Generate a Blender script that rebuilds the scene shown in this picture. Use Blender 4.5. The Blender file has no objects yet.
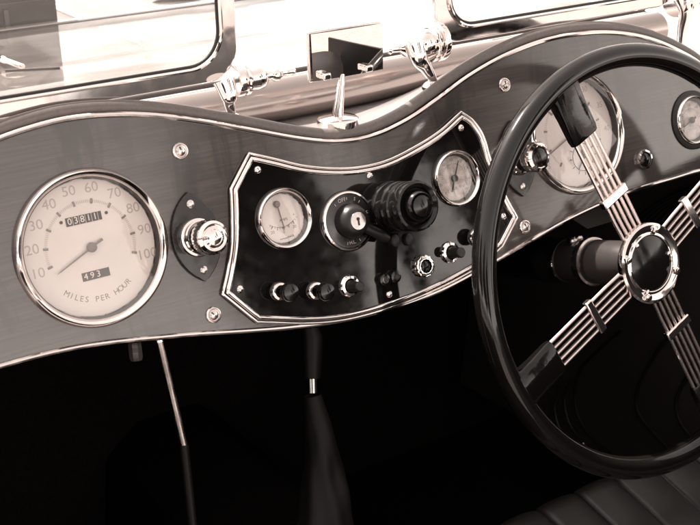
import bpy, bmesh, math, random
from mathutils import Vector, Matrix
random.seed(7)
PI = math.pi
S = bpy.context.scene
COL = S.collection
sin, cos, rad = math.sin, math.cos, math.radians

# ------------------------------------------------------------------ frames
# dash frame: x to the car's right, z up the dash face, y into the dash.
# world frame: the dash frame leaned by TILT so that z is the true vertical.
TILT = rad(17)
DM = Matrix(((1, 0, 0, 0), (0, cos(TILT), sin(TILT), 0), (0, -sin(TILT), cos(TILT), 0), (0, 0, 0, 1)))
RC = Matrix(((0.82632, 0.22944, -0.51435), (-0.53281, 0.02252, -0.84593), (-0.18251, 0.97306, 0.14085)))
CD = Vector((-0.6196, -0.9617, 0.0991))
FPX = 1200.0


def pd(px, py, y=0.0):
    """survey: point of the photograph on the plane y = const of the dash frame"""
    d = RC @ Vector(((px - 350) / FPX, -(py - 262.5) / FPX, -1))
    return CD + d * ((y - CD.y) / d.y)


RW = DM.to_3x3() @ RC
CW = DM @ CD


def pwz(px, py, z):
    d = RW @ Vector(((px - 350) / FPX, -(py - 262.5) / FPX, -1))
    return CW + d * ((z - CW.z) / d.z)


def pwy(px, py, y):
    d = RW @ Vector(((px - 350) / FPX, -(py - 262.5) / FPX, -1))
    return CW + d * ((y - CW.y) / d.y)


def pwx(px, py, x):
    d = RW @ Vector(((px - 350) / FPX, -(py - 262.5) / FPX, -1))
    return CW + d * ((x - CW.x) / d.x)


# ------------------------------------------------------------------ materials
def tint(v, k=1.0):
    return (v * (1 + .12 * k), v * (1 - .03 * k), v * (1 - .08 * k), 1)


def mat(name, v, rough=.5, metal=0., coat=0., spec=.5, k=1.0, coat_rough=.03, bump=0., bscale=200., var=0., vscale=30., rvar=0., bdist=.0005):
    m = bpy.data.materials.new(name)
    m.use_nodes = True
    nt = m.node_tree
    b = nt.nodes['Principled BSDF']
    b.inputs['Base Color'].default_value = tint(v, k)
    b.inputs['Roughness'].default_value = rough
    b.inputs['Metallic'].default_value = metal
    b.inputs['Coat Weight'].default_value = coat
    b.inputs['Coat Roughness'].default_value = coat_rough
    b.inputs['Specular IOR Level'].default_value = spec
    L = nt.links.new
    if bump or var or rvar:
        tc = nt.nodes.new('ShaderNodeTexCoord')
    if var:
        n = nt.nodes.new('ShaderNodeTexNoise')
        n.inputs['Scale'].default_value = vscale
        n.inputs['Detail'].default_value = 8
        n.inputs['Roughness'].default_value = .65
        L(tc.outputs['Object'], n.inputs['Vector'])
        mr = nt.nodes.new('ShaderNodeMapRange')
        mr.inputs['From Min'].default_value = .3
        mr.inputs['From Max'].default_value = .7
        mr.inputs['To Min'].default_value = 1 - var
        mr.inputs['To Max'].default_value = 1 + var
        L(n.outputs['Fac'], mr.inputs['Value'])
        mx = nt.nodes.new('ShaderNodeVectorMath')
        mx.operation = 'SCALE'
        mx.inputs[0].default_value = tint(v, k)[:3]
        L(mr.outputs['Result'], mx.inputs['Scale'])
        L(mx.outputs['Vector'], b.inputs['Base Color'])
    if rvar:
        n = nt.nodes.new('ShaderNodeTexNoise')
        n.inputs['Scale'].default_value = 90
        n.inputs['Detail'].default_value = 6
        L(tc.outputs['Object'], n.inputs['Vector'])
        mr = nt.nodes.new('ShaderNodeMapRange')
        mr.inputs['From Min'].default_value = .35
        mr.inputs['From Max'].default_value = .7
        mr.inputs['To Min'].default_value = rough
        mr.inputs['To Max'].default_value = rough + rvar
        L(n.outputs['Fac'], mr.inputs['Value'])
        L(mr.outputs['Result'], b.inputs['Roughness'])
    if bump:
        n = nt.nodes.new('ShaderNodeTexNoise')
        n.inputs['Scale'].default_value = bscale
        n.inputs['Detail'].default_value = 5
        L(tc.outputs['Object'], n.inputs['Vector'])
        bp = nt.nodes.new('ShaderNodeBump')
        bp.inputs['Strength'].default_value = bump
        bp.inputs['Distance'].default_value = bdist
        L(n.outputs['Fac'], bp.inputs['Height'])
        L(bp.outputs['Normal'], b.inputs['Normal'])
    return m


CHROME = mat('chrome', .86, .05, 1., k=.5, rvar=.07, bump=.04, bscale=60)
CHROME2 = mat('worn chrome', .68, .16, 1., k=.6, rvar=.15, var=.12, vscale=120)
ALU = mat('satin aluminium', .34, .22, 1., var=.03, vscale=5, bump=.02, bscale=30)
STEEL = mat('spoke steel', .66, .24, 1., rvar=.1)
BAKE = mat('black bakelite', .005, .10, rvar=.10)
BAKE2 = mat('dull bakelite', .010, .32, rvar=.15)
PANEL = mat('black enamel', .0045, .03, spec=.55, bump=.012, bscale=22, rvar=.04)
RIMM = mat('wheel rim celluloid', .005, .06, rvar=.06)
SLEEVE = mat('spoke sleeve celluloid', .004, .06, spec=.4, bump=.25, bscale=55, rvar=.06, bdist=.001)
PLATE = mat('black plate', .010, .22, coat=.4, rvar=.2)
DIAL = mat('cream dial', .74, .5, k=.6, var=.05, vscale=30)
DIALOLD = mat('yellowed dial', .55, .5, k=.8, var=.50, vscale=110)
INK = mat('dial ink', .22, .5, k=.8)
INKD = mat('dark dial ink', .03, .5)
INKL = mat('faded dial ink', .44, .5)
WHITEINK = mat('white ink', .80, .5)
NEEDLE = mat('needle grey', .18, .4)
ROLL = mat('leathercloth roll', .11, .34, bump=.22, bscale=900, var=.15, vscale=300, spec=.4)
PAINT = mat('pale body paint', .28, .16, coat=1., coat_rough=.03, k=.5, bump=.03, bscale=12, var=.03, vscale=8)
BONNET = mat('pale bonnet paint', .075, .25, coat=.15, k=.5, bump=.05, bscale=14, var=.35, vscale=4, bdist=.002)
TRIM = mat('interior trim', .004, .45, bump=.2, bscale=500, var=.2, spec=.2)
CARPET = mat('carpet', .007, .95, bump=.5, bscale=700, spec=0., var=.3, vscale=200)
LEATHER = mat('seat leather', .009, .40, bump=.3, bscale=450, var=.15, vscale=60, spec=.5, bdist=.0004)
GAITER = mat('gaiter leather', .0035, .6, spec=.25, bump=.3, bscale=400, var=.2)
RUBBER = mat('rubber', .012, .55)
GREY = mat('column grey paint', .045, .3, coat=.3, rvar=.1)
GROUND = mat('concrete', .22, .9, var=.2, vscale=3, bump=.4, bscale=60)
BOXM = mat('dark box paint', .010, .35, rvar=.2, var=.3, vscale=40)


def wood_mat():
    m = bpy.data.materials.new('varnished walnut')
    m.use_nodes = True
    nt = m.node_tree
    b = nt.nodes['Principled BSDF']
    L = nt.links.new
    tc = nt.nodes.new('ShaderNodeTexCoord')

    def noise(scale, sc, detail=6, rough=.6, dist=0.):
        mp = nt.nodes.new('ShaderNodeMapping')
        mp.inputs['Scale'].default_value = sc
        L(tc.outputs['Object'], mp.inputs['Vector'])
        n = nt.nodes.new('ShaderNodeTexNoise')
        n.inputs['Scale'].default_value = scale
        n.inputs['Detail'].default_value = detail
        n.inputs['Roughness'].default_value = rough
        n.inputs['Distortion'].default_value = dist
        L(mp.outputs['Vector'], n.inputs['Vector'])
        return n
    fine = noise(9, (1.0, 1, 42), 8, .7, .3)
    med = noise(5, (1.0, 1, 9), 5, .55, .6)
    fig = noise(11, (2.0, 1, .55), 5, .6, 1.2)      # vertical figure; its dark blotches also stand in for reflections

    def ramp(src, pts):
        r = nt.nodes.new('ShaderNodeValToRGB')
        r.color_ramp.elements[0].position = pts[0][0]
        r.color_ramp.elements[0].color = (pts[0][1],) * 3 + (1,)
        r.color_ramp.elements[1].position = pts[1][0]
        r.color_ramp.elements[1].color = (pts[1][1],) * 3 + (1,)
        L(src.outputs['Fac'], r.inputs['Fac'])
        return r
    rf = ramp(fine, ((.32, .40), (.68, 1.55)))
    rm = ramp(med, ((.32, .60), (.68, 1.30)))
    rg = ramp(fig, ((.38, .28), (.50, 1.05)))
    m1 = nt.nodes.new('ShaderNodeMath'); m1.operation = 'MULTIPLY'
    m2 = nt.nodes.new('ShaderNodeMath'); m2.operation = 'MULTIPLY'
    L(rf.outputs['Color'], m1.inputs[0]); L(rm.outputs['Color'], m1.inputs[1])
    L(m1.outputs[0], m2.inputs[0]); L(rg.outputs['Color'], m2.inputs[1])
    vm = nt.nodes.new('ShaderNodeVectorMath'); vm.operation = 'SCALE'
    vm.inputs[0].default_value = tint(WOODV, 1.8)[:3]
    L(m2.outputs[0], vm.inputs['Scale'])
    L(vm.outputs['Vector'], b.inputs['Base Color'])
    b.inputs['Roughness'].default_value = .42
    b.inputs['Coat Weight'].default_value = 1
    b.inputs['Coat Roughness'].default_value = .03
    b.inputs['Coat IOR'].default_value = 1.58
    b.inputs['Coat Tint'].default_value = (1, .97, .95, 1)
    wav = noise(14, (1, 1, 1), 2, .5)
    bp = nt.nodes.new('ShaderNodeBump')
    bp.inputs['Strength'].default_value = .06
    bp.inputs['Distance'].default_value = .002
    L(wav.outputs['Fac'], bp.inputs['Height'])
    bp2 = nt.nodes.new('ShaderNodeBump')
    bp2.inputs['Strength'].default_value = .10
    bp2.inputs['Distance'].default_value = .0004
    L(fine.outputs['Fac'], bp2.inputs['Height'])
    L(bp.outputs['Normal'], bp2.inputs['Normal'])
    bp = bp2
    L(bp.outputs['Normal'], b.inputs['Coat Normal'])
    return m


WOODV = .033
WOOD = wood_mat()


def glass_mat(name, dirt=.04, stretch=(1, 1, 1), turn=0.):
    m = bpy.data.materials.new(name)
    m.use_nodes = True
    nt = m.node_tree
    nt.nodes.remove(nt.nodes['Principled BSDF'])
    out = nt.nodes['Material Output']
    L = nt.links.new
    tr = nt.nodes.new('ShaderNodeBsdfTransparent'); tr.inputs['Color'].default_value = (.95, .94, .93, 1)
    gl = nt.nodes.new('ShaderNodeBsdfGlossy'); gl.inputs['Roughness'].default_value = .01
    gl.inputs['Color'].default_value = (1, 1, 1, 1)
    fr = nt.nodes.new('ShaderNodeFresnel'); fr.inputs['IOR'].default_value = 1.5
    ge = nt.nodes.new('ShaderNodeNewGeometry')          # a thin pane: same Fresnel on both faces
    io = nt.nodes.new('ShaderNodeMath'); io.operation = 'MULTIPLY_ADD'
    io.inputs[1].default_value = 1 / 1.5 - 1.5; io.inputs[2].default_value = 1.5
    L(ge.outputs['Backfacing'], io.inputs[0]); L(io.outputs[0], fr.inputs['IOR'])
    mx = nt.nodes.new('ShaderNodeMixShader')
    L(fr.outputs[0], mx.inputs[0]); L(tr.outputs[0], mx.inputs[1]); L(gl.outputs[0], mx.inputs[2])
    # dust film
    df = nt.nodes.new('ShaderNodeBsdfDiffuse'); df.inputs['Color'].default_value = tint(.7, .6)
    tc = nt.nodes.new('ShaderNodeTexCoord')
    n = nt.nodes.new('ShaderNodeTexNoise'); n.inputs['Scale'].default_value = 9; n.inputs['Detail'].default_value = 7
    mp = nt.nodes.new('ShaderNodeMapping'); mp.inputs['Scale'].default_value = stretch; mp.inputs['Rotation'].default_value = (0, 0, turn)
    L(tc.outputs['Object'], mp.inputs['Vector']); L(mp.outputs['Vector'], n.inputs['Vector'])
    mr = nt.nodes.new('ShaderNodeMapRange')
    mr.inputs['From Min'].default_value = .42; mr.inputs['From Max'].default_value = .75
    mr.inputs['To Min'].default_value = dirt * .3; mr.inputs['To Max'].default_value = dirt * 2.2
    L(n.outputs['Fac'], mr.inputs['Value'])
    if turn:                                            # smears dull the shine in streaks
        cr = nt.nodes.new('ShaderNodeMapRange')
        cr.inputs['From Min'].default_value = .38; cr.inputs['From Max'].default_value = .62
        cr.inputs['To Min'].default_value = .95; cr.inputs['To Max'].default_value = .38
        L(n.outputs['Fac'], cr.inputs['Value']); L(cr.outputs['Result'], gl.inputs['Color'])
    m2 = nt.nodes.new('ShaderNodeMixShader')
    L(mr.outputs['Result'], m2.inputs[0]); L(mx.outputs[0], m2.inputs[1]); L(df.outputs[0], m2.inputs[2])
    L(m2.outputs[0], out.inputs['Surface'])
    return m


GLASS = glass_mat('gauge glass', .02)
SCREEN = glass_mat('screen glass', .009)
FOLDED = glass_mat('dusty windscreen glass', .03, (.7, 1.8, 1), .6)
MIRROR = mat('mirror silver', .86, .012, 1., k=.5)


# ------------------------------------------------------------------ mesh builder
class MB:
    def __init__(s):
        s.bm = bmesh.new()

    def face(s, vs):
        try:
            return s.bm.faces.new(vs)
        except ValueError:
            return None

    def frame(s, axis, up=None):
        w = Vector(axis).normalized()
        u = Vector(up) if up else (Vector((0, 0, 1)) if abs(w.z) < .9 else Vector((1, 0, 0)))
        u = (u - w * u.dot(w)).normalized()
        return u, w.cross(u), w

    def lathe(s, o, prof, axis=(0, -1, 0), seg=48, knurl=0., cap=True, squash=1.0, up=None):
        """prof: (radius, height along axis)"""
        u, v, w = s.frame(axis, up)
        o = Vector(o)
        rings = []
        for r, h in prof:
            if r <= 1e-6:
                rings.append([s.bm.verts.new(o + w * h)])
                continue
            ring = []
            for i in range(seg):
                a = 2 * PI * i / seg
                k = r * (1 + (knurl if (i // 2) % 2 else 0))
                ring.append(s.bm.verts.new(o + w * h + (u * cos(a) + v * sin(a) * squash) * k))
            rings.append(ring)
        for A, B in zip(rings, rings[1:]):
            if len(A) == 1 and len(B) == 1:
                continue
            for i in range(seg):
                j = (i + 1) % seg
                if len(A) == 1:
                    s.face((A[0], B[i], B[j]))
                elif len(B) == 1:
                    s.face((A[i], A[j], B[0]))
                else:
                    s.face((A[i], A[j], B[j], B[i]))
        if cap:
            for R in (rings[0], rings[-1]):
                if len(R) > 1:
                    s.face(R)
        return s

    def tube(s, pts, r, seg=10, closed=False, squash=1., up=None, caps=True):
        pts = [Vector(p) for p in pts]
        n = len(pts)
        rr = r if isinstance(r, (list, tuple)) else [r] * n
        rings = []
        pu = None
        for i, p in enumerate(pts):
            if closed:
                t = pts[(i + 1) % n] - pts[i - 1]
            else:
                t = pts[min(i + 1, n - 1)] - pts[max(i - 1, 0)]
            t.normalize()
            if up is not None:
                u = Vector(up)
            elif pu is None:
                u = Vector((0, 1, 0)) if abs(t.y) < .9 else Vector((0, 0, 1))
            else:
                u = pu
            u = (u - t * u.dot(t)).normalized()
            pu = u
            v = t.cross(u)
            rings.append([s.bm.verts.new(p + (u * cos(2 * PI * k / seg) * squash + v * sin(2 * PI * k / seg)) * rr[i]) for k in range(seg)])
        m = n if closed else n - 1
        for i in range(m):
            A, B = rings[i], rings[(i + 1) % n]
            for k in range(seg):
                l = (k + 1) % seg
                s.face((A[k], A[l], B[l], B[k]))
        if not closed and caps:
            s.face(rings[0]); s.face(rings[-1])
        return s

    def prism(s, outline, y0, y1, axis='y'):
        """outline in (x, z) extruded along y (or (x,y) along z)"""
        f = (lambda a, b, c: (a, c, b)) if axis == 'y' else ((lambda a, b, c: (a, b, c)) if axis == 'z' else (lambda a, b, c: (c, a, b)))
        A = [s.bm.verts.new(f(a, b, y0)) for a, b in outline]
        B = [s.bm.verts.new(f(a, b, y1)) for a, b in outline]
        n = len(outline)
        for i in range(n):
            s.face((A[i], A[(i + 1) % n], B[(i + 1) % n], B[i]))
        s.face(A); s.face(B)
        return s

    def ringprism(s, outer, inner, y0, y1, axis='y'):
        f = (lambda a, b, c: (a, c, b)) if axis == 'y' else (lambda a, b, c: (a, b, c))
        n = len(outer)
        A = [s.bm.verts.new(f(a, b, y0)) for a, b in outer]
        B = [s.bm.verts.new(f(a, b, y1)) for a, b in outer]
        Cc = [s.bm.verts.new(f(a, b, y0)) for a, b in inner]
        D = [s.bm.verts.new(f(a, b, y1)) for a, b in inner]
        for i in range(n):
            j = (i + 1) % n
            s.face((A[i], A[j], B[j], B[i])); s.face((Cc[i], Cc[j], D[j], D[i]))
            s.face((A[i], A[j], Cc[j], Cc[i])); s.face((B[i], B[j], D[j], D[i]))
        return s

    def box(s, c, size, rot=None):
        c = Vector(c)
        vs = []
        for a in (-.5, .5):
            for b in (-.5, .5):
                for d in (-.5, .5):
                    v = Vector((a * size[0], b * size[1], d * size[2]))
                    if rot is not None:
                        v = rot @ v
                    vs.append(s.bm.verts.new(c + v))
        for q in ((0, 1, 3, 2), (4, 6, 7, 5), (0, 4, 5, 1), (2, 3, 7, 6), (0, 2, 6, 4), (1, 5, 7, 3)):
            s.face([vs[i] for i in q])
        return s

    def grid(s, fn, nu, nv):
        V = [[s.bm.verts.new(fn(i / nu, j / nv)) for j in range(nv + 1)] for i in range(nu + 1)]
        for i in range(nu):
            for j in range(nv):
                s.face((V[i][j], V[i + 1][j], V[i + 1][j + 1], V[i][j + 1]))
        return s

    def text(s, txt, x, z, y, size, ang=0., sx=1., align='CENTER'):
        cu = bpy.data.curves.new('t', 'FONT')
        cu.body = txt
        cu.size = size
        cu.align_x = align
        cu.align_y = 'CENTER'
        cu.extrude = .00012
        cu.resolution_u = 4
        o = bpy.data.objects.new('t', cu)
        me = bpy.data.meshes.new_from_object(o)
        vs = []
        for v in me.vertices:
            a, b = v.co.x * sx, v.co.y
            vs.append(s.bm.verts.new((x + a * cos(ang) - b * sin(ang), y - v.co.z, z + a * sin(ang) + b * cos(ang))))
        for p in me.polygons:
            s.face([vs[i] for i in p.vertices])
        bpy.data.objects.remove(o)
        bpy.data.curves.remove(cu)
        bpy.data.meshes.remove(me)
        return s

    def build(s, name, m, parent=None, origin=(0, 0, 0), bevel=0., sharp=35, subsurf=0, dm=None):
        bmesh.ops.recalc_face_normals(s.bm, faces=s.bm.faces)
        org = Vector(parent['_o']) if parent is not None else Vector(origin)
        for v in s.bm.verts:
            v.co -= org
        me = bpy.data.meshes.new(name)
        s.bm.to_mesh(me)
        s.bm.free()
        me.materials.append(m)
        for p in me.polygons:
            p.use_smooth = True
        me.set_sharp_from_angle(angle=rad(sharp))
        o = bpy.data.objects.new(name, me)
        COL.objects.link(o)
        if bevel:
            b = o.modifiers.new('bevel', 'BEVEL'); b.width = bevel; b.segments = 3; b.limit_method = 'ANGLE'; b.angle_limit = rad(40)
            b.harden_normals = False
        if subsurf:
            b = o.modifiers.new('sub', 'SUBSURF'); b.levels = subsurf; b.render_levels = subsurf
        if parent is not None:
            o.parent = parent
        else:
            if dm is not None:
                o.matrix_world = dm @ Matrix.Translation(org)
            else:
                o.location = org
        o['_o'] = tuple(org)
        return o


def tag(o, label=None, cat=None, group=None, kind=None):
    if label: o['label'] = label
    if cat: o['category'] = cat
    if group: o['group'] = group
    if kind: o['kind'] = kind
    return o


def thing(name, origin, label, cat, dash=True, group=None):
    o = bpy.data.objects.new(name, None)
    o.empty_display_size = .02
    COL.objects.link(o)
    T = Matrix.Translation(Vector(origin))
    o.matrix_world = (DM @ T) if dash else T
    o['_o'] = tuple(origin)
    return tag(o, label, cat, group)


def interp(pts, x):
    """monotone piecewise cubic through (x, z)"""
    n = len(pts)
    if x <= pts[0][0]: return pts[0][1]
    if x >= pts[-1][0]: return pts[-1][1]
    for i in range(n - 1):
        if pts[i][0] <= x <= pts[i + 1][0]:
            break
    x0, y0 = pts[i]; x1, y1 = pts[i + 1]
    h = x1 - x0

    def sl(k):
        if k == 0: return (pts[1][1] - pts[0][1]) / (pts[1][0] - pts[0][0])
        if k == n - 1: return (pts[-1][1] - pts[-2][1]) / (pts[-1][0] - pts[-2][0])
        return (pts[k + 1][1] - pts[k - 1][1]) / (pts[k + 1][0] - pts[k - 1][0])
    t = (x - x0) / h
    m0, m1 = sl(i) * h, sl(i + 1) * h
    return (2 * t**3 - 3 * t**2 + 1) * y0 + (t**3 - 2 * t**2 + t) * m0 + (-2 * t**3 + 3 * t**2) * y1 + (t**3 - t**2) * m1


def spline(P, n=8, closed=False):
    P = [Vector(p) for p in P]
    out = []
    N = len(P)
    for i in range(N if closed else N - 1):
        if closed:
            a, b, c, d = P[i - 1], P[i], P[(i + 1) % N], P[(i + 2) % N]
        else:
            a, b, c, d = P[max(i - 1, 0)], P[i], P[i + 1], P[min(i + 2, N - 1)]
        for k in range(n):
            t = k / n
            out.append(.5 * ((2 * b) + (c - a) * t + (2 * a - 5 * b + 4 * c - d) * t * t + (3 * b - a - 3 * c + d) * t**3))
    if not closed: out.append(P[-1])
    return out


def cut_holes(o, holes):
    """bore round holes (x, z, r) through a panel"""
    c = MB()
    for x, z, r in holes:
        c.lathe((x, .05, z), [(r, 0), (r, .10)], seg=96)
    cutter = c.build('cutter', INKD, None, origin=o['_o'])
    cutter.matrix_world = o.parent.matrix_world.copy()
    md = o.modifiers.new('b', 'BOOLEAN'); md.object = cutter; md.operation = 'DIFFERENCE'; md.solver = 'EXACT'
    bpy.context.view_layer.update()
    dg = bpy.context.evaluated_depsgraph_get()
    me = bpy.data.meshes.new_from_object(o.evaluated_get(dg))
    o.modifiers.clear()
    old = o.data
    o.data = me
    me.name = old.name + '_bored'
    cm = cutter.data
    bpy.data.objects.remove(cutter); bpy.data.meshes.remove(cm)
    for p in me.polygons: p.use_smooth = True
    me.set_sharp_from_angle(angle=rad(35))


# ------------------------------------------------------------------ dashboard
TOP = [(-.62, -.08), (-.585, -.055), (-.55, -.008), (-.515, .028), (-.4794, .0565), (-.4581, .0700), (-.4154, .0905), (-.3708, .1045), (-.3347, .1124), (-.315, .1155), (-.2855, .1181), (-.2558, .1172),
       (-.2257, .1132), (-.1953, .1067), (-.1588, .0960), (-.1109, .0796), (-.0602, .0622), (-.0242, .0535), (.0149, .0521), (.0574, .0600), (.0957, .0730),
       (.1431, .0908), (.1971, .1048), (.2584, .1125), (.3204, .1108), (.3708, .1028), (.4154, .0885), (.4581, .0674), (.4794, .0537), (.515, .025), (.55, -.011), (.585, -.058), (.62, -.08)]
BOT = [(-.62, -.083), (-.42, -.0675), (-.3759, -.0670), (-.3432, -.0672), (-.3098, -.0692), (-.276, -.0736), (-.2412, -.0798), (-.2049, -.0864), (-.1617, -.0955), (-.1145, -.1047),
       (-.0668, -.1120), (-.0159, -.1157), (.0272, -.1156), (.0666, -.1128), (.1141, -.1050), (.1434, -.0990), (.1872, -.0903), (.2324, -.0812), (.2977, -.0726), (.3407, -.0690),
       (.4046, -.0680), (.454, -.0679), (.62, -.083)]
XS = [-.60 + .01 * i for i in range(121)]
top_c = [(x, interp(TOP, x)) for x in XS]
bot_c = [(x, interp(BOT, x)) for x in XS]

dash = thing('dashboard', (0, 0, -.09), 'varnished walnut dashboard with twin humps, black centre panel, round gauges and pull knobs', 'dashboard')
b = MB()
for ya, yb in ((0, .013),):
    b.prism(top_c + bot_c[::-1], ya, yb)
wood = b.build('wood_panel', WOOD, dash)
cut_holes(wood, [(-.2797, .0092, .0645), (.273, .0097, .0645), (.4537, -.0078, .0270), (-.0975, -.0049, .0272), (.1029, -.0069, .0272)])
b = MB(); b.tube([(x, -.0010, z - .0008) for x, z in top_c], .0025, 10)
b.build('top_bead', CHROME, dash)
b = MB(); b.tube([(x, -.0010, z + .0008) for x, z in bot_c], .0024, 10)
b.build('bottom_bead', CHROME, dash)
# padded roll over the top edge
rl = []
for i, (x, z) in enumerate(top_c):
    a = top_c[max(i - 1, 0)]; c = top_c[min(i + 1, len(top_c) - 1)]
    t = Vector((c[0] - a[0], 0, c[1] - a[1])).normalized()
    nrm = Vector((-t.z, 0, t.x))
    rl.append(Vector((x, .007, z)) + nrm * .0064)
b = MB(); b.tube(rl, .0061, 20)
roll = b.build('padded_roll', ROLL, dash)

# centre panel
PN = [(-.1183, .0540), (-.0971, .0455), (-.0665, .0330), (-.0306, .0238), (.0010, .0203), (.0306, .0216), (.0650, .0290), (.0960, .0385), (.1225, .0510),
      (.1335, .0415), (.1415, .0270), (.1450, .0060), (.1500, -.0160), (.1590, -.0430), (.1668, -.0610),
      (.1440, -.0830), (.1180, -.0935), (.0850, -.1010), (.0450, -.1065), (.0124, -.1088), (-.0259, -.1092), (-.0600, -.1068), (-.0950, -.1000), (-.1421, -.0862),
      (-.1672, -.0565), (-.1590, -.0400), (-.1500, -.0180), (-.1440, .0080), (-.1400, .0300)]
SHARP = {0, 8, 14, 15, 23, 24, 28}


def smooth_outline():
    P = [Vector((x, 0, z)) for x, z in PN]
    N = len(P)
    out = []
    for i in range(N):
        b_, c_ = P[i], P[(i + 1) % N]
        a_ = P[i - 1] if i not in SHARP else b_ * 2 - c_
        d_ = P[(i + 2) % N] if (i + 1) % N not in SHARP else c_ * 2 - b_
        for k in range(6):
            t = k / 6
            out.append(.5 * ((2 * b_) + (c_ - a_) * t + (2 * a_ - 5 * b_ + 4 * c_ - d_) * t * t + (3 * b_ - a_ - 3 * c_ + d_) * t**3))
    return out


def panel_path(off=0.):
    P = smooth_outline()
    N = len(P)
    if off:
        c = Vector((0, 0, -.04))
        Q = []
        for i in range(N):
            t1 = (P[i] - P[i - 1]).normalized(); t2 = (P[(i + 1) % N] - P[i]).normalized()
            n1 = Vector((t1.z, 0, -t1.x)); n2 = Vector((t2.z, 0, -t2.x))
            m = (n1 + n2).normalized()
            Q.append(P[i] + m * off / max(.5, m.dot(n1)))
        P = Q
    return P


pp = panel_path()
b = MB(); b.prism([(p.x, p.z) for p in pp], -.0032, -.0002)
cp = b.build('centre_panel', PANEL, dash)
cut_holes(cp, [(-.0975, -.0049, .0270), (.1029, -.0069, .0270)])
b = MB()
b.tube([p + Vector((0, -.0036, 0)) for p in panel_path(-.0002)], .0023, 8, closed=True)
b.tube([p + Vector((0, -.0030, 0)) for p in panel_path(-.0045)], .0015, 8, closed=True)
b.build('panel_bead', CHROME, dash, sharp=60)


def slot_screw(x, z, R, y0, name='dash_screw', ang=None, cup=True):
    a = random.uniform(0, PI) if ang is None else ang
    b = MB()
    if cup:
        b.lathe((x, y0, z), [(R, 0), (R, .0008), (R * .92, .0016), (R * .80, .0018), (R * .72, .0010), (R * .62, .0008)], cap=False, seg=32)
        b.lathe((x, y0, z), [(R * .62, .0006), (R * .60, .0016), (R * .45, .0024), (R * .2, .0028), (0, .0029)], cap=False, seg=32)
        h = .0025
    else:
        b.lathe((x, y0, z), [(R, 0), (R * .98, .0006), (R * .8, .0014), (R * .45, .0020), (0, .0022)], cap=False, seg=24)
        h = .0019
    o = b.build(name, CHROME2 if cup else CHROME, dash)
    b = MB(); q = Matrix.Rotation(a, 3, 'Y')
    b.box((x, y0 - h, z), (R * 1.05, .0007, R * .16), q)
    b.build('screw_slot', INKD, o)
    return o


for x, z, a in ((-.1836, .0735, 1.35), (-.1840, -.0735, .9), (.1866, .0741, 1.5), (.1825, -.0741, 1.2)):
    slot_screw(x, z, .0074, -.0002, ang=a)
for px, py in ((256, 170), (238.5, 289), (459, 128), (368, 176), (387.5, 294)):
    p = pd(px, py)
    slot_screw(p.x, p.z, .0036, -.0031, 'panel_screw', cup=False)
slot_screw(.1545, -.0570, .0036, -.0031, 'panel_screw', cup=False)


def gauge(name, x, z, R, y0, label, face, recess, blackring=0.):
    """case and bezel; returns part mesh, y of the dial face"""
    b = MB()
    k = R / .066
    w = .0072 * (k if k > .8 else .58)
    h = .0085 if R > .05 else .0055
    b.lathe((x, y0, z), [(R, -.0), (R, h * .35), (R - w * .15, h * .75), (R - w * .45, h), (R - w * .75, h * .85), (R - w, h * .45), (R - w * 1.02, h * .40)], cap=False, seg=96)
    o = b.build(name, CHROME, dash)
    if label: o['label'] = label
    b = MB()
    ri = R - w * 1.0
    b.lathe((x, y0, z), [(ri, h * .42), (ri - .0006, h * .40), (ri - .0010, h * .3 - recess), (ri - .0020, h * .3 - recess)], cap=False, seg=96)
    b.build('inner_wall', INKD, o)
    yf = y0 - h * .3 + recess
    b = MB()
    b.lathe((x, yf, z), [(0, 0), (ri - .0012, 0)], cap=False, seg=96)
    d = b.build('dial', face, o)
    b = MB()
    b.lathe((x, y0, z), [(ri - .0002, h * .46), (ri * .7, h * .56), (ri * .4, h * .62), (0, h * .64)], cap=False, seg=96)
    g = b.build('gauge_glass', GLASS, o)
    if blackring:
        b = MB()
        b.lathe((x, y0, z), [(R + blackring, .0), (R + blackring, .0012), (R + blackring * .6, .0020), (R - .0002, .0022)], cap=False, seg=72)
        b.build('surround_ring', RUBBER, o)  # dark raised ring around the bezel
    return o, yf, ri


def needle(parent, x, z, yf, ang, L, tail, w, m=NEEDLE, hub=.004, lift=.0022, hubm=None, arrow=False):
    b = MB()
    ca, sa = cos(ang), sin(ang)

    def P(t, s):
        return (x + ca * t - sa * s, z + sa * t + ca * s)
    if arrow:
        out = [P(-tail, w), P(L * .6, w * .7), P(L * .62, w * 2.2), P(L, 0), P(L * .62, -w * 2.2), P(L * .6, -w * .7), P(-tail, -w)]
    else:
        out = [P(-tail, w * 1.5), P(-tail * .3, w), P(L * .9, w * .6), P(L, 0), P(L * .9, -w * .6), P(-tail * .3, -w), P(-tail, -w * 1.5)]
    b.prism(out, yf - lift - .0006, yf - lift)
    if hub:
        b.lathe((x, yf, z), [(hub, lift * .6), (hub, lift + .0012), (hub * .7, lift + .002), (0, lift + .0021)], cap=False, seg=24)
    return b.build('needle', m, parent)


def ticks(b, x, z, yf, a0, a1, n, r0, r1, w):
    for i in range(n):
        a = a0 + (a1 - a0) * i / max(1, n - 1)
        ca, sa = cos(a), sin(a)
        q = [(x + ca * r0 - sa * w, z + sa * r0 + ca * w), (x + ca * r1 - sa * w, z + sa * r1 + ca * w),
             (x + ca * r1 + sa * w, z + sa * r1 - ca * w), (x + ca * r0 + sa * w, z + sa * r0 - ca * w)]
        b.prism(q, yf - .00035, yf - .0001)


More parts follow.
